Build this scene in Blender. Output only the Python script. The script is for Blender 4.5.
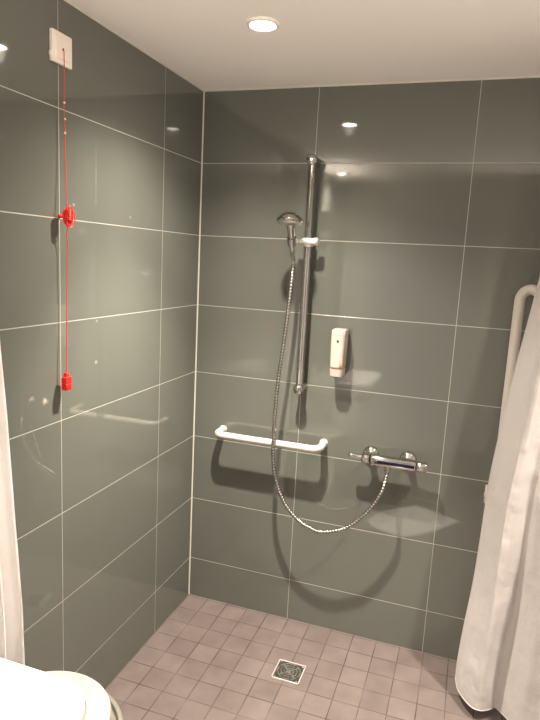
import bpy, bmesh, math, random
from mathutils import Vector, Matrix
random.seed(7)
for o in list(bpy.data.objects): bpy.data.objects.remove(o)
scn = bpy.context.scene
COL = scn.collection
PI = math.pi
H = 2.2806            # ceiling height
HB = 0.1908           # height of the cut bottom row of wall tiles
RX, RY = 2.35, -3.0   # right wall, rear wall

# ------------------------------------------------------------------ camera
cam = bpy.data.cameras.new('camera'); cam_o = bpy.data.objects.new('camera', cam); COL.objects.link(cam_o)
cam.sensor_fit = 'HORIZONTAL'; cam.sensor_width = 36.0; cam.lens = 592.46 * 36 / 540
cam.clip_start = 0.02
r = [(0.94466717, 0.32406815, 0.05083091), (0.10218568, -0.1434739, -0.98436443), (-0.31170825, 0.93509094, -0.16865021)]
m = Matrix(((r[0][0], -r[1][0], -r[2][0], 1.14313),
            (r[0][1], -r[1][1], -r[2][1], -2.37844),
            (r[0][2], -r[1][2], -r[2][2], 1.60803), (0, 0, 0, 1)))
cam_o.matrix_world = m
scn.camera = cam_o

# ------------------------------------------------------------------ world, exposure
w = bpy.data.worlds.new('world'); scn.world = w; w.use_nodes = True
w.node_tree.nodes['Background'].inputs[0].default_value = (1, .86, .72, 1)
w.node_tree.nodes['Background'].inputs[1].default_value = 0.0
scn.view_settings.view_transform = 'Standard'; scn.view_settings.look = 'None'
scn.view_settings.gamma = 1; scn.view_settings.use_curve_mapping = False
scn.view_settings.exposure = 0.0

# recessed ceiling downlights, x, y, relative output: each a narrow core, a wide skirt and a little spill
WARM = (1.0, .89, .77)
LAMPS = [(0.487, -0.635, 1.0), (1.77, -0.74, .82), (1.77, -2.1, .10), (0.104, -2.245, 1.2)]  # the weak one behind the viewer is an added, unseen fill
BEAMS = [(356, 76), (132, 128), (12, 172)]      # watts, cone in degrees
for x, y, out in LAMPS:
    for watt, cone in BEAMS:
        l = bpy.data.lights.new('spot_light', 'SPOT'); l.energy = watt * out; l.color = WARM
        l.spot_size = math.radians(cone); l.spot_blend = 1.0; l.shadow_soft_size = 0.021
        lo = bpy.data.objects.new('spot_light', l); COL.objects.link(lo); lo.location = (x, y, H - 0.032)
        if x == LAMPS[0][0]: lo.rotation_euler = (0, math.radians(3), 0)     # gimbal turned a little to the left
# added spot on the unseen rear wall, aimed to brighten the ceiling
CEIL_FILL_W = 210
l = bpy.data.lights.new('ceiling_fill_light', 'SPOT'); l.energy = CEIL_FILL_W; l.color = WARM; l.spot_size = math.radians(62); l.spot_blend = 1.0; l.shadow_soft_size = .02
lo = bpy.data.objects.new('ceiling_fill_light', l); COL.objects.link(lo); lo.location = (1.95, -2.86, 1.372)
lo.rotation_euler = (Vector((.75, -1.0, H)) - Vector((1.95, -2.86, 1.372))).to_track_quat('-Z', 'Y').to_euler()
# unseen box lamp above the washbasin, added to brighten the ceiling
FX, FY, FZ = .095, -2.02, 1.90
UP_W = 12
for watt, z, flip in ((UP_W, FZ + .03, PI),):
    l = bpy.data.lights.new('basin_fill_light', 'AREA'); l.shape = 'RECTANGLE'; l.size = .08; l.size_y = .40; l.energy = watt; l.color = WARM
    lo = bpy.data.objects.new('basin_fill_light', l); COL.objects.link(lo); lo.location = (FX, FY, z); lo.rotation_euler = (flip, 0, 0)

# ------------------------------------------------------------------ material helpers
def mat(name, col, rough=.5, metal=0, **k):
    m = bpy.data.materials.new(name); m.use_nodes = True
    b = m.node_tree.nodes['Principled BSDF']
    b.inputs['Base Color'].default_value = (*col, 1); b.inputs['Roughness'].default_value = rough
    b.inputs['Metallic'].default_value = metal
    for a, v in k.items(): b.inputs[a.replace('_', ' ')].default_value = v
    return m
def noise_rough(m, scale, lo, hi, bump=0):
    nt = m.node_tree; b = nt.nodes['Principled BSDF']
    tc = nt.nodes.new('ShaderNodeTexCoord'); n = nt.nodes.new('ShaderNodeTexNoise'); n.inputs['Scale'].default_value = scale
    n.inputs['Detail'].default_value = 4
    nt.links.new(tc.outputs['Object'], n.inputs['Vector'])
    mr = nt.nodes.new('ShaderNodeMapRange'); mr.inputs[3].default_value = lo; mr.inputs[4].default_value = hi
    nt.links.new(n.outputs['Fac'], mr.inputs[0]); nt.links.new(mr.outputs[0], b.inputs['Roughness'])
    if bump:
        bp = nt.nodes.new('ShaderNodeBump'); bp.inputs['Strength'].default_value = bump; bp.inputs['Distance'].default_value = .002
        nt.links.new(n.outputs['Fac'], bp.inputs['Height']); nt.links.new(bp.outputs[0], b.inputs['Normal'])
    return m

def tile_mat(name, ua, u0, du, va, v0, dv, gw_u, gw_v, tile, grout, r_tile, r_grout, var, mott, marks=(), warp=0, ms=9, spec=.8, gvar=0):
    """ua/va: axis letters of object space, joints at u0+k*du and v0+k*dv"""
    m = bpy.data.materials.new(name); m.use_nodes = True; nt = m.node_tree; N = nt.nodes; L = nt.links
    b = N['Principled BSDF']; b.inputs['Specular IOR Level'].default_value = spec
    tc = N.new('ShaderNodeTexCoord'); sp = N.new('ShaderNodeSeparateXYZ'); L.new(tc.outputs['Object'], sp.inputs[0])
    def M(op, a, c=None, d=None, clamp=False):
        n = N.new('ShaderNodeMath'); n.operation = op; n.use_clamp = clamp
        for i, v in enumerate((a, c, d)):
            if v is None: continue
            if isinstance(v, (int, float)): n.inputs[i].default_value = v
            else: L.new(v, n.inputs[i])
        return n.outputs[0]
    u = M('SUBTRACT', sp.outputs[ua], u0); v = M('SUBTRACT', sp.outputs[va], v0)
    du_ = M('PINGPONG', u, du / 2); dv_ = M('PINGPONG', v, dv / 2)
    gu = M('SUBTRACT', 1, M('DIVIDE', M('SUBTRACT', du_, gw_u * .7), gw_u * .6, clamp=True))
    gv = M('SUBTRACT', 1, M('DIVIDE', M('SUBTRACT', dv_, gw_v * .7), gw_v * .6, clamp=True))
    g = M('MAXIMUM', gu, gv); g0 = g
    cid = N.new('ShaderNodeCombineXYZ'); L.new(M('FLOOR', M('DIVIDE', u, du)), cid.inputs[0]); L.new(M('FLOOR', M('DIVIDE', v, dv)), cid.inputs[1])
    wn = N.new('ShaderNodeTexWhiteNoise'); wn.noise_dimensions = '2D'; L.new(cid.outputs[0], wn.inputs['Vector'])
    no = N.new('ShaderNodeTexNoise'); no.inputs['Scale'].default_value = ms; no.inputs['Detail'].default_value = 6
    L.new(tc.outputs['Object'], no.inputs['Vector'])
    if gvar:      # joints filled unevenly
        ng = N.new('ShaderNodeTexNoise'); ng.inputs['Scale'].default_value = 7; ng.inputs['Detail'].default_value = 3; L.new(tc.outputs['Object'], ng.inputs['Vector'])
        g = M('MULTIPLY', g, M('ADD', .25, M('MULTIPLY', M('SUBTRACT', ng.outputs['Fac'], .3), 2.2, clamp=True), clamp=True))
    f = M('ADD', 1 - var / 2 - mott / 2, M('ADD', M('MULTIPLY', wn.outputs['Value'], var), M('MULTIPLY', no.outputs['Fac'], mott)))
    vm = N.new('ShaderNodeVectorMath'); vm.operation = 'SCALE'; vm.inputs[0].default_value = tile; L.new(f, vm.inputs['Scale'])
    last = vm.outputs[0]
    no2 = N.new('ShaderNodeTexNoise'); no2.inputs['Scale'].default_value = 60; L.new(tc.outputs['Object'], no2.inputs['Vector'])
    for (mu, mv, ru, rv, ang, amt) in marks:      # dried splashes and scratches with a shape of their own
        a = M('SUBTRACT', sp.outputs[ua], mu); c = M('SUBTRACT', sp.outputs[va], mv)
        ca, sa = math.cos(ang), math.sin(ang)
        p = M('DIVIDE', M('ADD', M('MULTIPLY', a, ca), M('MULTIPLY', c, sa)), ru)
        q = M('DIVIDE', M('SUBTRACT', M('MULTIPLY', c, ca), M('MULTIPLY', a, sa)), rv)
        d = M('SQRT', M('ADD', M('MULTIPLY', p, p), M('MULTIPLY', q, q)))
        d = M('ADD', d, M('MULTIPLY', M('SUBTRACT', no2.outputs['Fac'], .5), 2.2))
        k = M('MULTIPLY', M('SUBTRACT', 1.15, d, clamp=True), amt * .6)
        mx = N.new('ShaderNodeMix'); mx.data_type = 'RGBA'; L.new(k, mx.inputs[0]); L.new(last, mx.inputs[6]); mx.inputs[7].default_value = (.55, .52, .45, 1)
        last = mx.outputs[2]
    mx = N.new('ShaderNodeMix'); mx.data_type = 'RGBA'; L.new(g, mx.inputs[0]); L.new(last, mx.inputs[6]); mx.inputs[7].default_value = (*grout, 1)
    L.new(mx.outputs[2], b.inputs['Base Color'])
    L.new(M('ADD', r_tile, M('MULTIPLY', g, r_grout - r_tile)), b.inputs['Roughness'])
    bp = N.new('ShaderNodeBump'); bp.inputs['Strength'].default_value = .5; bp.inputs['Distance'].default_value = .0015
    hgt = M('SUBTRACT', 1, g)
    if warp: hgt = M('ADD', hgt, M('MULTIPLY', no.outputs['Fac'], warp))
    L.new(hgt, bp.inputs['Height']); L.new(bp.outputs[0], b.inputs['Normal'])
    return m

TILE = (.114, .119, .102)
GROUT = (.37, .36, .31)
left_marks = [(-1.05, 1.184, .012, .008, 0, .5), (-.996, 1.167, .014, .012, .3, 1.1), (-1.035, 1.05, .002, .055, .35, .3), (-.985, .955, .002, .05, .9, .6),
              (-1.008, .542, .03, .022, .2, .15), (-.75, 1.83, .0015, .10, 0, .6), (-.749, 1.245, .009, .007, 0, .8), (-.554, 1.724, .008, .006, 0, .7), (-.86, 1.735, .007, .006, 0, .8), (-.745,1.38,.005,.004,0,.4)]
M_BACK = tile_mat('grey_green_glass_tile_back', 'X', .4961, .6, 'Z', HB, .3, .0012, .0014, TILE, GROUT, .045, .5, .05, .05)
M_LEFT = tile_mat('grey_green_glass_tile_left', 'Y', -.3246, .6, 'Z', HB, .3, .0013, .0014, TILE, GROUT, .045, .5, .05, .05, left_marks)
M_FLOOR = tile_mat('small_brown_pink_floor_tile', 'X', .003, .1, 'Y', -.012, .1015, .0019, .0019, (.125, .100, .092), (.042, .030, .026), .40, .8, .16, .62, ms=11, gvar=1, spec=.35)
M_CEIL = noise_rough(mat('white_ceiling_paint', (.88, .83, .79), .8), 30, .75, .85, .05)
M_PAINT = noise_rough(mat('pale_wall_paint', (.74, .74, .72), .7), 40, .6, .8, .05)
M_DOOR = mat('grey_door', (.50, .55, .60), .4)
M_SIL = mat('light_silicone', (.56, .53, .45), .5)
M_CHROME = mat('chrome', (.52, .51, .49), .06, 1)
M_SATIN = mat('bright_chrome', (.90, .87, .83), .38, .85)
M_STEEL = noise_rough(mat('brushed_steel', (.72, .69, .63), .3, 1), 60, .2, .38)
M_DARK = mat('dark_gap', (.02, .018, .016), .6)
M_WPLAS = mat('white_coated_tube', (.54, .50, .445), .3)
M_CERAM = mat('white_ceramic', (.93, .92, .89), .08, Coat_Weight=.4)
M_PLATE = mat('cream_white_plastic', (.84, .76, .68), .35)
M_RED = mat('red_plastic', (.72, .02, .012), .35)
M_REDC = mat('red_cord', (.62, .03, .02), .6)
M_DISP = mat('dispenser_cream', (.52, .45, .38), .3)
M_NOZ = mat('dispenser_pink_white', (.56, .46, .42), .3)
M_BAND = mat('dispenser_brown', (.42, .29, .19), .4)
M_LID = mat('cream_lid', (.36, .335, .28), .4)
M_RIM = mat('grey_rim', (.30, .28, .24), .3, .5)
M_BRASS = mat('nozzle_rubber', (.25, .24, .22), .5)
M_MAT = noise_rough(mat('white_towelling', (.62, .60, .57), .95), 200, .9, 1, .8)
M_RUB = mat('grey_rubber', (.2, .2, .2), .7)
def curtain_mat(name, col):
    m = bpy.data.materials.new(name); m.use_nodes = True; nt = m.node_tree; N = nt.nodes; L = nt.links
    b = N['Principled BSDF']; b.inputs['Base Color'].default_value = (*col, 1); b.inputs['Roughness'].default_value = .5
    b.inputs['Sheen Weight'].default_value = .2
    tr = N.new('ShaderNodeBsdfTranslucent'); tr.inputs[0].default_value = (.92, .84, .79, 1)
    mx = N.new('ShaderNodeMixShader'); mx.inputs[0].default_value = .2
    L.new(b.outputs[0], mx.inputs[1]); L.new(tr.outputs[0], mx.inputs[2]); L.new(mx.outputs[0], N['Material Output'].inputs[0])
    tc = N.new('ShaderNodeTexCoord'); n = N.new('ShaderNodeTexNoise'); n.inputs['Scale'].default_value = 7; n.inputs['Detail'].default_value = 3
    L.new(tc.outputs['Object'], n.inputs[0])
    bp = N.new('ShaderNodeBump'); bp.inputs['Strength'].default_value = .5; bp.inputs['Distance'].default_value = .03
    L.new(n.outputs[0], bp.inputs['Height']); L.new(bp.outputs[0], b.inputs['Normal']); L.new(bp.outputs[0], tr.inputs['Normal'])
    return m
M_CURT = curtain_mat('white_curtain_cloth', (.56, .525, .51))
M_CURT_LIT = curtain_mat('strongly_lit_curtain_cloth', (.94, .91, .90))  # white cloth again, strong light put into a paler colour
def emit(name, col, s):
    m = bpy.data.materials.new(name); m.use_nodes = True; N = m.node_tree.nodes
    e = N.new('ShaderNodeEmission'); e.inputs[0].default_value = (*col, 1); e.inputs[1].default_value = s
    m.node_tree.links.new(e.outputs[0], N['Material Output'].inputs[0]); return m
M_LAMP = emit('lamp_glow', (1, .88, .74), 60)

# ------------------------------------------------------------------ mesh helpers
def link(name, bm, material, parent=None, smooth=True, kind=None, origin=None):
    bmesh.ops.recalc_face_normals(bm, faces=bm.faces)
    me = bpy.data.meshes.new(name); bm.to_mesh(me); bm.free()
    me.materials.append(material)
    if smooth:
        for p in me.polygons: p.use_smooth = True
    o = bpy.data.objects.new(name, me); COL.objects.link(o)
    if smooth:
        try: me.set_sharp_from_angle(angle=math.radians(40))
        except Exception: pass
    if parent is not None:
        o.parent = parent
        o.matrix_parent_inverse = Matrix.Translation(-Vector(parent.location)) if parent.type == 'EMPTY' else Matrix()
    if kind: o['kind'] = kind
    return o
def thing(name, loc, label, cat, group=None):
    o = bpy.data.objects.new(name, None); COL.objects.link(o); o.location = loc; o.empty_display_size = .05
    o['label'] = label; o['category'] = cat
    if group: o['group'] = group
    return o
def tag(o, label, cat, group=None):
    o['label'] = label; o['category'] = cat
    if group: o['group'] = group
    return o
def box(bm, c, s, bev=0, seg=2, rot=None):
    r = bmesh.ops.create_cube(bm, size=1); vs = r['verts']
    bmesh.ops.scale(bm, vec=s, verts=vs)
    if bev:
        es = list({e for v in vs for e in v.link_edges})
        rr = bmesh.ops.bevel(bm, geom=es, offset=bev, segments=seg, affect='EDGES', profile=.5)
        vs = list({v for f in rr['faces'] for v in f.verts} | {v for v in vs if v.is_valid})
    if rot is not None: bmesh.ops.rotate(bm, cent=(0, 0, 0), matrix=rot, verts=vs)
    bmesh.ops.translate(bm, vec=c, verts=vs); return bm
def lathe(bm, prof, M=None, n=40, close=True):
    """prof: (radius, height) along local z"""
    rings = []
    for (rr, z) in prof:
        if rr < 1e-6: rings.append([bm.verts.new((0, 0, z))])
        else: rings.append([bm.verts.new((rr * math.cos(2 * PI * i / n), rr * math.sin(2 * PI * i / n), z)) for i in range(n)])
    for a, b in zip(rings, rings[1:]):
        for i in range(n):
            j = (i + 1) % n
            if len(a) == 1 and len(b) == 1: continue
            if len(a) == 1: bm.faces.new((a[0], b[i], b[j]))
            elif len(b) == 1: bm.faces.new((a[i], a[j], b[0]))
            else: bm.faces.new((a[i], a[j], b[j], b[i]))
    if close:
        for q in (rings[0], rings[-1]):
            if len(q) > 1: bm.faces.new(q)
    if M is not None:
        bmesh.ops.transform(bm, matrix=M, verts=[v for q in rings for v in q])
    return bm
def axis(p, d, up=(0, 0, 1)):
    return Matrix.Translation(Vector(p)) @ Vector(d).to_track_quat('Z', 'Y').to_matrix().to_4x4()
def cr(pts, n):
    """Catmull-Rom through pts"""
    P = [Vector(p) for p in pts]; P = [P[0] * 2 - P[1]] + P + [P[-1] * 2 - P[-2]]
    out = []
    for i in range(1, len(P) - 2):
        for k in range(n):
            t = k / n; a, b, c, d = P[i - 1], P[i], P[i + 1], P[i + 2]
            out.append(.5 * ((2 * b) + (c - a) * t + (2 * a - 5 * b + 4 * c - d) * t * t + (3 * b - a - 3 * c + d) * t ** 3))
    out.append(P[-2]); return out
def resample(pts, step):
    out = [pts[0]]; acc = 0
    for a, b in zip(pts, pts[1:]):
        L = (b - a).length; 
        if L < 1e-9: continue
        s = step - acc
        while s <= L:
            out.append(a + (b - a) * (s / L)); s += step
        acc = L - (s - step)
    return out
def sweep(bm, pts, rad, n=12, radf=None, caps=True, sx=1):
    pts = [Vector(p) for p in pts]; rings = []
    t0 = (pts[1] - pts[0]).normalized()
    nrm = t0.orthogonal().normalized()
    for i, p in enumerate(pts):
        t = (pts[min(i + 1, len(pts) - 1)] - pts[max(i - 1, 0)]).normalized()
        nrm = (nrm - t * nrm.dot(t)).normalized(); bn = t.cross(nrm)
        ring = []
        for k in range(n):
            a = 2 * PI * k / n; rr = radf(i, a) if radf else rad
            ring.append(bm.verts.new(p + (nrm * math.cos(a) * sx + bn * math.sin(a)) * rr))
        rings.append(ring)
    for a, b in zip(rings, rings[1:]):
        for k in range(n):
            j = (k + 1) % n; bm.faces.new((a[k], a[j], b[j], b[k]))
    if caps: bm.faces.new(rings[0]); bm.faces.new(rings[-1])
    return bm
def bend_path(pts, rad, n=8):
    """polyline with rounded corners"""
    P = [Vector(p) for p in pts]; out = [P[0]]
    for i in range(1, len(P) - 1):
        a = (P[i - 1] - P[i]).normalized(); b = (P[i + 1] - P[i]).normalized()
        ang = a.angle(b); d = rad / math.tan(ang / 2); s, e = P[i] + a * d, P[i] + b * d
        cen = P[i] + (a + b).normalized() * (rad / math.sin(ang / 2))
        u = s - cen; v = e - cen; th = u.angle(v)
        for k in range(n + 1):
            t = k / n; out.append(cen + (u * math.sin((1 - t) * th) + v * math.sin(t * th)) / math.sin(th))
    out.append(P[-1]); return out
def BM(): return bmesh.new()

# ------------------------------------------------------------------ the room
T = .08
def slab(name, x0, x1, y0, y1, z0, z1, m):
    bm = BM(); box(bm, ((x0 + x1) / 2, (y0 + y1) / 2, (z0 + z1) / 2), (x1 - x0, y1 - y0, z1 - z0))
    return link(name, bm, m, smooth=False, kind='structure')
slab('floor', -T, RX + T, RY - T, T, -T, 0, M_FLOOR)
slab('ceiling', -T, RX + T, RY - T, T, H, H + T, M_CEIL)
slab('wall_back', -T, RX + T, 0, T, 0, H, M_BACK)
slab('wall_left', -T, 0, RY - T, 0, 0, H, M_LEFT)
slab('wall_right', RX, RX + T, RY - T, 0, 0, H, M_PAINT)
slab('wall_rear', 0, RX, RY - T, RY, 0, H, M_PAINT)
def strip(name, a, b, rad, m):
    bm = BM(); sweep(bm, [a, b], rad, 8); return link(name, bm, m, kind='structure')
strip('trim_1', (.0, 0, 0), (.0, 0, H), .0042, M_SIL)
strip('trim_2', (0, 0, H), (RX, 0, H), .0038, M_SIL)
strip('trim_3', (0, 0, H), (0, RY, H), .0038, M_SIL)
bm = BM(); box(bm, (.72, RY + .022, 1.02), (.90, .04, 2.04), .003)
door = link('door_1', bm, M_DOOR, smooth=False, kind='structure')
bm = BM(); sweep(bm, bend_path([(1.10, RY + .042, 1.03), (1.10, RY + .09, 1.03), (.98, RY + .09, 1.03)], .015), .009)
link('door_handle', bm, M_CHROME, door)

# ------------------------------------------------------------------ ceiling lamps
def downlight(x, y, label):
    t = thing('recessed_downlight', (x, y, H), label, 'ceiling light', 'recessed ceiling downlights')
    bm = BM(); lathe(bm, [(.036, 0), (.036, -.006), (.040, -.009), (.047, -.006), (.049, 0)], Matrix.Translation((x, y, H)), close=False)
    link('trim_ring', bm, M_PLATE, t)
    bm = BM(); lathe(bm, [(0, -.010), (.024, -.009), (.036, -.003), (.036, 0)], Matrix.Translation((x, y, H)), close=False)
    link('lamp_lens', bm, M_LAMP, t)
downlight(*LAMPS[0][:2], 'lit round downlight in the ceiling above the shower rail')
downlight(*LAMPS[1][:2], 'lit round downlight beyond the right-hand curtain, seen only as a reflection')
downlight(*LAMPS[2][:2], 'added unseen downlight behind the viewer near the right wall')  # added lamp, fills the unseen rear of the room
downlight(*LAMPS[3][:2], 'lit round downlight close to the left wall above the washbasin')

t = thing('added_uplighter', (1.95, RY, 1.36), 'unseen white cup lamp added behind the viewer to brighten the ceiling', 'added_uplighter')  # made-up lamp; its cup hides the spot from the tile reflections
bm = BM(); lathe(bm, [(0, -.07), (.03, -.068), (.06, -.03), (.075, .03), (.072, .03), (.057, -.028), (.028, -.06), (0, -.062)], Matrix.Translation((1.95, -2.86, 1.36)), close=False); link('cup', bm, M_PLATE, t)
bm = BM(); sweep(bm, [(1.95, RY, 1.33), (1.95, RY + .10, 1.33)], .015, 16); link('wall_arm', bm, M_PLATE, t)
t = thing('added_wall_lamp', (0, FY, FZ), 'unseen white box lamp added above the washbasin to brighten the ceiling', 'wall lamp')  # made-up lamp body around the added upward light
bm = BM()
for sx in (-.051, .051): box(bm, (FX + sx, FY, FZ), (.006, .44, .12), .001)
for sy in (-.217, .217): box(bm, (FX, FY + sy, FZ), (.098, .006, .12), .001)
link('lamp_housing', bm, M_PLATE, t, smooth=False)
bm = BM(); box(bm, (.022, FY, FZ), (.044, .10, .06), .004); link('wall_mount', bm, M_PLATE, t)
bm = BM(); box(bm, (FX, FY, FZ), (.094, .42, .02)); link('lamp_tray', bm, M_PLATE, t)

# ------------------------------------------------------------------ riser rail
RXX, RYY = .503, -.058
t = thing('shower_rail', (RXX, 0, 1.085), 'tall vertical chrome shower riser rail fixed to the back wall', 'shower rail')
bm = BM(); sweep(bm, [(RXX, RYY, 1.085), (RXX, RYY, 1.992)], .0155, 24); link('rail', bm, M_CHROME, t)
for z in (1.083, 1.992):
    bm = BM(); lathe(bm, [(.0, 0), (.020, .0), (.020, .006), (.0165, .012), (.0165, .052), (.021, .056), (.0225, .066), (.0215, .076), (.016, .082), (.006, .084), (.005, .082), (0, .082)], axis((RXX, -.0005, z), (0, -1, 0)), close=False)
    link('wall_bracket', bm, M_CHROME, t)
HX, HY, HZ = .459, -.125, 1.680
bm = BM(); sweep(bm, [(RXX, RYY, HZ - .018), (RXX, RYY, HZ + .016)], .0215, 24)
box(bm, (.5005, -.089, HZ + .002), (.094, .026, .019), .004)
box(bm, (.464, -.108, HZ), (.022, .034, .021), .004)
sl = link('slider', bm, M_SATIN, t)
bm = BM(); lathe(bm, [(0, -.002), (.0155, -.002), (.0165, .001), (.0165, .014), (.013, .018), (0, .0185)], axis((.534, -.080, HZ + .002), (1, 0, 0)), close=False); link('slider_knob', bm, M_SATIN, sl)
# socket cone of the slider
hdir = Vector((.10, -.62, .80)).normalized()
bm = BM(); lathe(bm, [(.0125, -.018), (.017, -.018), (.0185, .016), (.0135, .016)], axis((HX, HY - .012, HZ), hdir)); link('holder_socket', bm, M_CHROME, sl)

# hand shower
base = Vector((HX, HY - .012, HZ)); tip = base + hdir * .105
t = thing('hand_shower', base - hdir * .03, 'chrome hand shower with a wide mushroom head resting in the rail slider', 'shower head')
bm = BM(); lathe(bm, [(0, -.034), (.0095, -.034), (.0105, -.02), (.0115, .0), (.0145, .02), (.0165, .05), (.0185, .08), (.020, .098), (.010, .110), (0, .111)], axis(base, hdir), close=False)
link('handle', bm, M_CHROME, t)
hc = base + hdir * .098 + Vector((0, -.008, -.004)); hn = Vector((.03, -.10, -1)).normalized()   # spray direction
bm = BM(); lathe(bm, [(0, -.030), (.014, -.0285), (.028, -.023), (.041, -.013), (.049, -.003), (.0515, .003), (.0505, .007), (.045, .009)], axis(hc, hn), 48, close=False)
hd = link('shower_head', bm, M_CHROME, t)
bm = BM(); lathe(bm, [(0.0455, .0085), (.042, .014), (.03, .018), (0, .019)], axis(hc, hn), 48, close=False); link('spray_face', bm, M_STEEL, hd)
bm = BM()
for rr, n in ((.010, 6), (.020, 12), (.030, 18), (.038, 24)):
    for i in range(n):
        a = 2 * PI * i / n; zz = .0195 - .006 * (rr / .04) ** 2
        bmesh.ops.create_icosphere(bm, subdivisions=1, radius=.0012, matrix=axis(hc, hn) @ Matrix.Translation((rr * math.cos(a), rr * math.sin(a), zz)))
link('spray_nozzles', bm, M_BRASS, hd, kind='stuff')

# hose
e = base - hdir * .036
hp = [e, e - hdir * .02 + Vector((0, 0, -.008)), (.461, -.106, 1.60), (.460, -.118, 1.489), (.446, -.122, 1.288), (.431, -.124, 1.122), (.4235, -.125, .91), (.434, -.124, .737),
      (.480, -.122, .613), (.546, -.120, .540), (.600, -.118, .513), (.655, -.117, .504), (.749, -.115, .540), (.825, -.112, .616), (.878, -.105, .708), (.890, -.085, .765), (.893, -.075, .795)]
pts = resample(cr(hp, 24), .0011)
bm = BM(); sweep(bm, pts, .0075, 10, radf=lambda i, a: .0076 + .0009 * math.sin(i * .55 - a))
hose = tag(link('shower_hose', bm, mat('ribbed_chrome', (.36, .35, .33), .26, 1), None), 'ribbed metal shower hose looping from the hand shower down to the mixer valve', 'hose')
bm = BM(); lathe(bm, [(.0078, 0), (.0095, .002), (.0105, .022), (.0088, .028)], axis(e - hdir * .024 + Vector((0, 0.001, -.002)), hdir)); link('hose_nut', bm, M_CHROME, hose)
bm = BM(); lathe(bm, [(.0078, 0), (.0098, .002), (.0115, .012), (.0115, .024)], axis((.893, -.0765, .788), (0, .0, 1))); link('hose_nut', bm, M_CHROME, hose)

# ------------------------------------------------------------------ thermostatic mixer
VZ, VY = .833, -.072
t = thing('shower_mixer', (.889, 0, VZ), 'horizontal chrome bar mixer valve with two round wall flanges', 'shower mixer')
bm = BM(); box(bm, (.912, VY, VZ), (.185, .041, .041), .011, 4); link('valve_body', bm, M_CHROME, t)
for x in (.814, .964):
    bm = BM(); lathe(bm, [(.034, 0), (.034, .004), (.031, .011), (.022, .019), (.0135, .023), (.0135, .058)], axis((x, -.0005, VZ), (0, -1, 0)))
    link('wall_flange', bm, M_CHROME, t)
bm = BM(); lathe(bm, [(.0, 0), (.019, 0), (.0205, .003), (.0205, .032), (.018, .037), (0, .037)], axis((.0 + 1.006, VY, VZ), (1, 0, 0)), close=False); link('temperature_handle', bm, M_CHROME, t)
bm = BM(); lathe(bm, [(.0, 0), (.019, 0), (.0205, .003), (.0205, .026), (.017, .031), (0, .031)], axis((.818, VY, VZ), (-1, 0, 0)), close=False)
fh = link('flow_handle', bm, M_CHROME, t)
bm = BM(); lathe(bm, [(.0125, 0), (.0105, .025), (.0105, .038), (.0115, .048), (.008, .056), (0, .058)], axis((.789, VY, VZ + .003), (-1, -.05, .08)), close=False); link('lever', bm, M_CHROME, fh)
bm = BM(); lathe(bm, [(.012, 0), (.012, .012), (.0135, .014), (.0135, .02)], axis((.893, VY - .004, VZ - .036), (0, 0, 1))); link('hose_outlet', bm, M_CHROME, t)
bm = BM(); box(bm, (.925, VY - .0208, VZ), (.145, .0012, .012), .0004); link('reflection_strip', bm, mat('dark_blue_reflection', (.003, .004, .016), .12), t)['label'] = 'dark blue reflection painted as a strip along the valve front'  # dark bluish reflection put on as a coloured strip

# ------------------------------------------------------------------ grab bar
t = thing('grab_bar', (.39, 0, .85), 'horizontal white U-shaped grab bar on the back wall', 'grab bar')
bm = BM(); sweep(bm, bend_path([(.146, 0, .842), (.146, -.086, .842), (.612, -.086, .842), (.610, 0, .848)], .036, 10), .0148, 24); link('bar', bm, M_WPLAS, t)
for x, z in ((.146, .842), (.610, .848)):
    bm = BM(); lathe(bm, [(.0185, 0), (.0185, .002), (.0168, .005), (.0155, .009)], axis((x, -.0005, z), (0, -1, 0))); link('wall_flange', bm, M_WPLAS, t)

# ------------------------------------------------------------------ soap dispenser
def rrect(cx, cy, w_, d_, r_, n=6):
    out = []
    for sx, sy, a0 in ((1, 1, 0), (-1, 1, PI / 2), (-1, -1, PI), (1, -1, 3 * PI / 2)):
        for k in range(n + 1):
            a = a0 + PI / 2 * k / n
            out.append((cx + sx * (w_ / 2 - r_) + r_ * math.cos(a), cy + sy * (d_ / 2 - r_) + r_ * math.sin(a)))
    return out
def loft(bm, secs):
    rings = [[bm.verts.new((x, y, z)) for x, y in pl] for z, pl in secs]; n = len(rings[0])
    for a, b in zip(rings, rings[1:]):
        for i in range(n): bm.faces.new((a[i], a[(i + 1) % n], b[(i + 1) % n], b[i]))
    bm.faces.new(rings[0]); bm.faces.new(rings[-1]); return bm
DX = .657
t = thing('soap_dispenser', (DX, 0, 1.16), 'small cream wall-mounted soap dispenser bottle with brown band', 'soap dispenser')
bm = BM(); loft(bm, [(z, rrect(DX, -.006 - dd * .62, ww, dd * 1.24, rr)) for z, ww, dd, rr in ((1.190, .048, .060, .012), (1.194, .052, .066, .014), (1.30, .056, .070, .015), (1.338, .056, .068, .015), (1.343, .052, .062, .014))])
link('bottle', bm, M_DISP, t)
bm = BM(); loft(bm, [(z, rrect(DX, -.006 - dd * .62, ww, dd * 1.24, rr)) for z, ww, dd, rr in ((1.184, .047, .060, .012), (1.1905, .0475, .061, .012))]); link('neck_band', bm, M_BAND, t)
bm = BM(); loft(bm, [(z, rrect(DX, -.006 - dd * .62, ww, dd * 1.24, rr)) for z, ww, dd, rr in ((1.153, .044, .056, .014), (1.156, .050, .062, .014), (1.184, .052, .066, .014))]); link('dispensing_cap', bm, M_NOZ, t)
bm = BM(); box(bm, (DX, -.004, 1.26), (.040, .007, .13), .002); link('wall_holder', bm, M_PLATE, t)
bm = BM(); box(bm, (DX + .002, -.0935, 1.300), (.007, .003, .008), .001); link('lock_hole', bm, M_DARK, t)
bm = BM(); box(bm, (DX + .019, -.0905, 1.212), (.013, .0014, .026), .0005); link('label_patch', bm, M_BAND, t)
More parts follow.
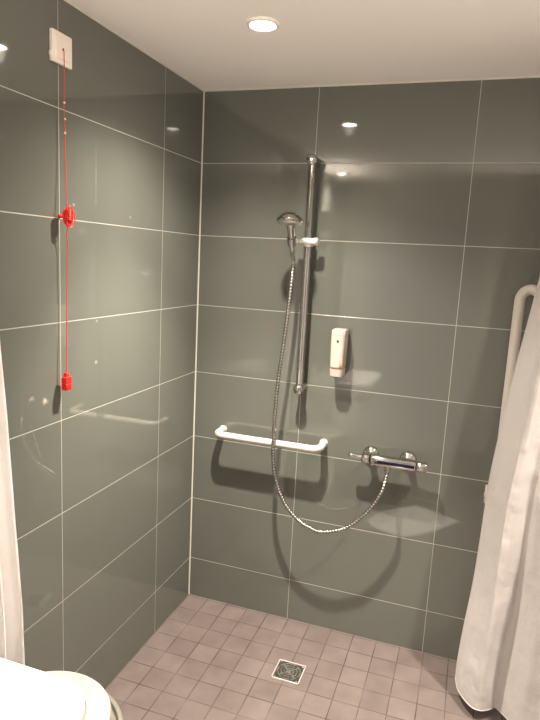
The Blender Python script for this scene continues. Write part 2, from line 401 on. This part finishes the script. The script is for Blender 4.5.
bm = BM(); loft(bm, [(z, rrect(DX, -.006 - .0435, .057, .0865, .015)) for z in (1.3245, 1.3262)]); link('lid_seam', bm, M_NOZ, t)

# ------------------------------------------------------------------ fold-up support arm
t = thing('support_arm', (1.306, 0, .76), 'white fold-up support arm standing upright behind the right-hand curtain', 'support arm')
a0 = Vector((1.306, -.058, 0)); a1 = Vector((1.374, -.108, 0))
u_ = (a1 - a0); w_ = u_.length; u_.normalize(); ctr = (a0 + a1) / 2
path = [a0 + Vector((0, 0, .70)), a0 + Vector((0, 0, 1.504))]
for k in range(1, 16):
    an = PI - PI * k / 16; path.append(ctr + u_ * (math.cos(an) * w_ / 2) + Vector((0, 0, 1.504 + math.sin(an) * w_ / 2)))
path += [a1 + Vector((0, 0, 1.504)), a1 + Vector((0, 0, .80))]
bm = BM(); sweep(bm, path, .0185, 24); link('arm_tube', bm, M_WPLAS, t)
bm = BM(); box(bm, (1.313, -.006, .742), (.092, .011, .075), .004); link('wall_plate', bm, M_WPLAS, t)
bm = BM(); box(bm, (1.306, -.045, .755), (.080, .072, .045), .006); box(bm, (1.306, -.036, .72), (.070, .052, .03), .008); hb = link('hinge_block', bm, M_WPLAS, t)
bm = BM(); sweep(bm, [(1.263, -.05, .755), (1.349, -.05, .755)], .009, 16); link('hinge_pin', bm, M_STEEL, hb)
bm = BM(); sweep(bm, [a0 + Vector((.0, -.0, .82)), a1 + Vector((0, 0, .82))], .010, 12); link('cross_brace', bm, M_WPLAS, t)

# ------------------------------------------------------------------ curtains
def interp(tab, z):
    if z <= tab[0][0]: return tab[0][1]
    for (a, b), (c, d_) in zip(tab, tab[1:]):
        if z <= c: return b + (d_ - b) * (z - a) / (c - a)
    return tab[-1][1]
def cloth(name, grid, label, m=M_CURT):
    bm = BM(); R = [[bm.verts.new(p) for p in row] for row in grid]
    for a, b in zip(R, R[1:]):
        for i in range(len(a) - 1): bm.faces.new((a[i], a[i + 1], b[i + 1], b[i]))
    o = link(name, bm, m)
    for p in o.data.polygons: p.use_smooth = True
    o['label'] = label; o['category'] = 'shower curtain'
    return o
bot = cr([(1.231, -.175, 0), (1.243, -.25, 0), (1.283, -.31, 0), (1.316, -.318, 0), (1.354, -.292, 0), (1.380, -.280, 0), (1.412, -.315, 0), (1.445, -.372, 0), (1.475, -.385, 0), (1.495, -.41, 0), (1.505, -.47, 0), (1.535, -.505, 0),
          (1.575, -.50, 0), (1.60, -.54, 0), (1.605, -.60, 0), (1.64, -.635, 0)], 8)
edge = [(.0, 1.233), (.06, 1.230), (.12, 1.232), (.21, 1.236), (.34, 1.247), (.46, 1.257), (.66, 1.264), (.85, 1.268), (1.03, 1.284), (1.18, 1.300), (1.316, 1.316), (1.435, 1.333), (1.55, 1.347), (2.2, 1.435)]
grid = []
for k in range(91):
    z = .045 + (2.19 - .045) * k / 90; s = z / 2.2; row = []
    ez = sum(interp(edge, z + dz) for dz in (-.06, -.03, 0, .03, .06)) / 5
    for i, p in enumerate(bot):
        u = i / (len(bot) - 1); du = p.x - 1.231
        line = -.163 - du * 1.12                      # the bunch hangs slantwise away from the wall
        # folds get shallower with height, the near end keeps clear of the folded arm
        fold = (p.y - line) * (1 - .35 * s)
        if i < 20: fold *= 1 - min(1, max(0, (z - .05) / .40)) * (1 - i / 20) ** .6
        sec = (.016 * math.sin(u * 44 + z * 1.3) * s + .006 * math.sin(u * 19 + z * 3.4)) * min(1, u * 6)
        mean = line * (1 - .1 * s * u)
        x = ez + du * (1 - .22 * s) + .010 * math.sin(z * 3.1 + u * 12) * u + .004 * math.sin(z * 9 + u * 30) * min(1, u * 4)
        zz = z + (.012 * math.sin(u * 9 + .6) - .006) * (1 - s) * u
        row.append((x, mean + fold + sec, zz))
    grid.append(row)
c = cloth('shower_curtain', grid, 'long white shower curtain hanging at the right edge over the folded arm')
bm = BM(); hem = [Vector(p) + Vector((0, 0, .0)) for p in grid[0]]
sweep(bm, hem, .0022, 6); link('hem', bm, M_CURT, c)
ced = [Vector(g[0]) for g in grid]; bm = BM(); sweep(bm, ced, .0015, 6); link('side_seam', bm, M_CURT, c)
A, B = Vector((1.40, -.15, 2.235)), Vector((1.86, -.66, 2.235)); D = (B - A).normalized(); NRM = Vector((-D.y, D.x, 0))
t = thing('curtain_rail', (1.63, -.40, H), 'white curtain rail on the ceiling above the right-hand curtain', 'curtain rail')
bm = BM(); sweep(bm, [A, B], .011, 16); link('rail_tube', bm, M_WPLAS, t)
for p in (A + D * .03, B - D * .03):
    bm = BM(); sweep(bm, [p, Vector((p.x, p.y, H))], .008, 12); link('ceiling_support', bm, M_WPLAS, t)
for i in range(9):
    p = A + D * (.07 + .058 * i); bm = BM()
    sweep(bm, [p + NRM * (.019 * math.sin(a)) + Vector((0, 0, -.013 + .028 * math.cos(a))) for a in [2 * PI * k / 16 for k in range(17)]], .0022, 6, caps=False)
    link('curtain_ring', bm, M_WPLAS, t)

# left curtain bunched against the left wall
grid = []
for k in range(70):
    z = .03 + (2.19 - .03) * k / 69; row = []
    y0 = interp([(0, -1.150), (.46, -1.155), (.63, -1.168), (.87, -1.192), (1.2, -1.218), (1.39, -1.238), (2.2, -1.30)], z)
    xo = interp([(0, .030), (.46, .035), (.6, .040), (1.4, .046), (2.2, .05)], z)
    for i in range(61):
        u = i / 60
        x = xo + interp([(0, .016), (.5, .018), (.8, .026), (2.2, .03)], z) * math.sin(u * 30 + .9) 
        row.append((max(.006, x), y0 - u * (.34 - .04 * z), z))
    grid.append(row)
c = cloth('shower_curtain', grid, 'white curtain coloured as if strongly lit, gathered against the left wall behind the waste bin', M_CURT_LIT)
bm = BM(); sweep(bm, [Vector(p) for p in grid[0]], .002, 6); link('hem', bm, M_CURT_LIT, c)
t = thing('curtain_rail', (.046, -1.4, H), 'white curtain rail on the ceiling beside the left wall', 'curtain rail')
bm = BM(); sweep(bm, [(.05, -1.24, 2.235), (.05, -1.62, 2.235)], .011, 16); link('rail_tube', bm, M_WPLAS, t)
for y in (-1.27, -1.59):
    bm = BM(); sweep(bm, [(.05, y, 2.235), (.05, y, H)], .008, 12); link('ceiling_support', bm, M_WPLAS, t)
for i in range(6):
    y = -1.28 - i * .05; bm = BM()
    sweep(bm, [Vector((.05 + .019 * math.sin(a), y, 2.222 + .028 * math.cos(a))) for a in [2 * PI * k / 16 for k in range(17)]], .0022, 6, caps=False); link('curtain_ring', bm, M_WPLAS, t)

# ------------------------------------------------------------------ emergency pull cord
t = thing('alarm_pull_cord', (0, -.9195, 2.145), 'square white switch plate high on the left wall with a red pull cord', 'pull cord')
bm = BM(); box(bm, (.0055, -.9195, 2.145), (.011, .084, .082), .0025)
pl = link('switch_plate', bm, M_PLATE, t, smooth=False)
bm = BM(); loft(bm, [(0, rrect(0, 0, .062, .060, .003)), (.003, rrect(0, 0, .056, .054, .003))])
bmesh.ops.transform(bm, matrix=axis((.011, -.9195, 2.145), (1, 0, 0)), verts=bm.verts); link('switch_cover', bm, M_PLATE, pl, smooth=False)
bm = BM(); lathe(bm, [(.0035, 0), (.0035, .0008)], axis((.0138, -.921, 2.143), (1, 0, 0)), 16); link('cord_hole', bm, M_DARK, pl)
bm = BM(); box(bm, (.005, -.9640, 2.123), (.006, .005, .010), .001); link('cable_stub', bm, M_PLATE, pl)
KN = Vector((.030, -.929, 1.695))
cp = cr([(.014, -.921, 2.143), (.018, -.9225, 2.133), (.017, -.921, 2.05), (.018, -.924, 1.97), (.019, -.921, 1.93), (.019, -.922, 1.88), (.024, -.925, 1.78), KN], 10)
bm = BM(); sweep(bm, cp, .0014, 8)
cp2 = cr([KN, (.028, -.926, 1.66), (.026, -.927, 1.645), (.025, -.921, 1.625), (.024, -.922, 1.60), (.021, -.921, 1.45), (.022, -.926, 1.30), (.0235, -.929, 1.240)], 10)
sweep(bm, cp2, .0014, 8); link('cord', bm, M_REDC, t)
bm = BM()
for z in (2.005, 1.962, 1.925):
    bm = BM()
    bmesh.ops.create_icosphere(bm, subdivisions=2, radius=.0032, matrix=Matrix.Translation((.0175 if z > 2 else .019, -.922, z)))
    link('cord_knot', bm, M_PLATE, t)['label'] = 'pale knot tied in the red cord'
bm = BM(); R_ = random.Random(3)
for j in range(9):      # the wound-up bundle of spare cord
    c0 = KN + Vector((R_.uniform(-.006, .006), R_.uniform(-.004, .004), R_.uniform(-.006, .006))); ra, rb = R_.uniform(.007, .013), R_.uniform(.017, .026)
    th = R_.uniform(-.9, .9); tl = R_.uniform(-.25, .25)
    loop = []
    for k in range(25):
        a = 2 * PI * k / 24; h = ra * math.cos(a); v = rb * math.sin(a)
        h, v = h * math.cos(tl) - v * math.sin(tl), h * math.sin(tl) + v * math.cos(tl)
        loop.append(c0 + Vector((math.sin(th) * h, math.cos(th) * h, v)))
    sweep(bm, loop, .0015, 8, caps=False)
for j in range(6):
    z = KN.z - .012 + j * .005
    sweep(bm, [Vector((KN.x + .011 * math.cos(a), KN.y + .009 * math.sin(a), z + .0008 * a)) for a in [2 * PI * k / 16 for k in range(17)]], .0021, 8, caps=False)
sweep(bm, cr([KN, KN + Vector((.006, -.008, -.022)), KN + Vector((.008, .010, -.026)), KN + Vector((.010, .022, -.004)), KN + Vector((.006, .016, .018)), KN], 10), .0014, 8)
link('cord_bundle', bm, M_RED, t)
bm = BM(); sweep(bm, cr([KN, (.022, -.930, 1.700), (.012, -.928, 1.694), (.002, -.926, 1.697)], 6), .0022, 8)
lathe(bm, [(.006, 0), (.006, .004), (.003, .007)], axis((0.0, -.926, 1.697), (1, 0, 0)), 16); link('cord_clip', bm, M_RED, t)
bm = BM(); loft(bm, [(z, rrect(.0235, -.929, a, b, .002)) for z, a, b in ((1.190, .016, .022), (1.193, .019, .026), (1.208, .019, .027), (1.2095, .016, .023), (1.2115, .016, .023), (1.213, .019, .027), (1.229, .019, .026), (1.231, .013, .014), (1.241, .012, .013), (1.243, .009, .010))])
link('pull_handle', bm, M_RED, t)

# ------------------------------------------------------------------ washbasin
BZ = .80
def basin_pl(x1, y0, y1, r_, inset=0):
    pts = []; x1 -= inset; y0 -= inset; y1 += inset; r2 = max(.01, r_ - inset * .5); xi = .004 + inset
    pts.append((xi, y0)); 
    for k in range(13):
        a = PI / 2 - PI / 2 * k / 12; pts.append((x1 - r2 + r2 * math.cos(a), y0 - r2 + r2 * math.sin(a)))
    for k in range(13):
        a = -PI / 2 * k / 12; pts.append((x1 - r2 + r2 * math.cos(a), y1 + r2 + r2 * math.sin(a)))
    pts.append((xi, y1)); return pts
t = thing('washbasin', (0, -1.81, BZ), 'glaring white washbasin with a rounded corner at the lower left', 'washbasin')
bm = BM()
secs = [(.65, .10), (.67, .045), (.71, .018), (.75, .006), (.785, .0), (.796, .003), (.800, .010)]
rings = [[bm.verts.new((x, y, z)) for x, y in basin_pl(.574, -1.529, -2.10, .095, ins)] for z, ins in secs]
rings += [[bm.verts.new((x + (.10 if x < .3 else 0), y, z)) for x, y in basin_pl(.574, -1.529, -2.10, .095, ins)] for z, ins in ((.800, .045), (.790, .055), (.73, .09), (.695, .14), (.688, .2))]
n = len(rings[0])
for a, b in zip(rings, rings[1:]):
    for i in range(n): bm.faces.new((a[i], a[(i + 1) % n], b[(i + 1) % n], b[i]))
bm.faces.new(rings[0]); bm.faces.new(rings[-1])
link('bowl', bm, M_CERAM, t)
bm = BM(); lathe(bm, [(.026, 0), (.026, .006), (.021, .010), (.021, .12), (.018, .13), (0, .13)], axis((.085, -1.81, BZ), (0, 0, 1)), close=False)
sweep(bm, bend_path([(.085, -1.81, BZ + .09), (.21, -1.81, BZ + .11), (.212, -1.81, BZ + .075)], .02), .011, 16)
tp = link('tap', bm, M_CHROME, t)
bm = BM(); sweep(bm, [(.085, -1.81, BZ + .135), (.16, -1.81, BZ + .165)], .007, 12); link('tap_lever', bm, M_CHROME, tp)
bm = BM(); lathe(bm, [(.0, 0), (.022, 0), (.022, .003), (0, .004)], axis((.32, -1.81, .6875), (0, 0, 1)), close=False); link('waste_outlet', bm, M_CHROME, t)

# ------------------------------------------------------------------ waste bin
bx, by, bz, br = .267, -1.357, .50, .169
t = thing('waste_bin', (bx, by, 0), 'round waste bin with cream lid and grey rim below the washbasin', 'waste bin')
Mb = Matrix.Translation((bx, by, 0))
bm = BM(); lathe(bm, [(.0, .001), (.135, .001), (.142, .006), (.158, .44), (.158, .462), (.150, .462)], Mb, 64, close=False); link('bin_body', bm, M_STEEL, t)
bm = BM(); lathe(bm, [(.158, .430), (.186, .432), (.190, .437), (.190, .452), (.186, .456), (.178, .454), (.174, .444), (.158, .442)], Mb @ Matrix.Translation((.008, .002, 0)), 64, close=False); link('bin_rim', bm, M_RIM, t)
bm = BM(); lathe(bm, [(.150, .462), (.160, .472), (.167, .478), (.169, .490), (.166, .498), (.150, .502), (.08, .506), (0, .507)], Mb, 64, close=False); link('bin_lid', bm, M_LID, t)
bm = BM(); lathe(bm, [(0, .0005), (.146, .0005), (.148, .004), (.148, .018), (.140, .020)], Mb, 48, close=False); link('base_ring', bm, M_RUB, t)

# ------------------------------------------------------------------ floor drain
dx, dy, hw = .608, -.336, .056
t = thing('floor_drain', (dx, dy, 0), 'square steel floor drain with concentric slotted rings', 'floor drain')
bm = BM()
for sx in (-1, 1):
    box(bm, (dx + sx * (hw - .002), dy, .0012), (.004, 2 * hw, .0034), .0006)
    box(bm, (dx, dy + sx * (hw - .002), .0012), (2 * hw, .004, .0034), .0006)
link('drain_frame', bm, mat('drain_frame_steel', (.62, .59, .53), .45, .6), t, smooth=False)
bm = BM(); box(bm, (dx, dy, .0004), (2 * hw - .012, 2 * hw - .012, .001)); link('drain_well', bm, M_DARK, t, smooth=False)
bm = BM()
def arc(bm, r0, r1, a0, a1, z0=.0009, z1=.0026, n=14):
    vs = []
    for k in range(n + 1):
        a = a0 + (a1 - a0) * k / n; ca, sa = math.cos(a), math.sin(a)
        vs.append([bm.verts.new((dx + r_ * ca, dy + r_ * sa, z)) for r_, z in ((r0, z0), (r1, z0), (r1, z1), (r0, z1))])
    for a, b in zip(vs, vs[1:]):
        for i in range(4): bm.faces.new((a[i], a[(i + 1) % 4], b[(i + 1) % 4], b[i]))
    bm.faces.new(vs[0]); bm.faces.new(vs[-1])
for r0, r1 in ((.017, .0205), (.030, .0338), (.0430, .0468)):
    arc(bm, r0, r1, 0, 2 * PI, n=48)
for q in range(4):
    a = PI / 4 + q * PI / 2
    box(bm, (dx + .028 * math.cos(a), dy + .028 * math.sin(a), .0017), (.036, .006, .0016), rot=Matrix.Rotation(a, 3, 'Z'))
lathe(bm, [(0, .003), (.009, .003), (.010, .001)], Matrix.Translation((dx, dy, 0)), 16, close=False)
for sx in (-1, 1):
    for sy in (-1, 1): box(bm, (dx + sx * .045, dy + sy * .045, .0017), (.006, .006, .0016), .0004)
link('drain_grate', bm, M_STEEL, t, smooth=False)

# ------------------------------------------------------------------ bath mat behind the viewer's line of sight, seen mirrored in the tiles
poly = [(.934, -1.558), (1.05, -1.50), (1.217, -1.42), (1.13, -1.30), (1.08, -1.217), (.98, -1.10), (.882, -1.03), (.703, -1.10), (.651, -1.186), (.744, -1.38), (.83, -1.47)]
bm = BM(); cx = sum(p[0] for p in poly) / len(poly); cy = sum(p[1] for p in poly) / len(poly)
rings = []
for z, s in ((.0015, .99), (.007, 1.0), (.012, .985), (.013, .7), (.012, .35)):
    rings.append([bm.verts.new((cx + (x - cx) * s, cy + (y - cy) * s, z)) for x, y in poly])
for a, b in zip(rings, rings[1:]):
    for i in range(len(poly)): bm.faces.new((a[i], a[(i + 1) % len(poly)], b[(i + 1) % len(poly)], b[i]))
bm.faces.new(rings[0]); bm.faces.new(rings[-1])
tag(link('bath_mat', bm, M_MAT), 'crumpled white bath mat on the floor, mirrored in the back wall tiles', 'bath mat')
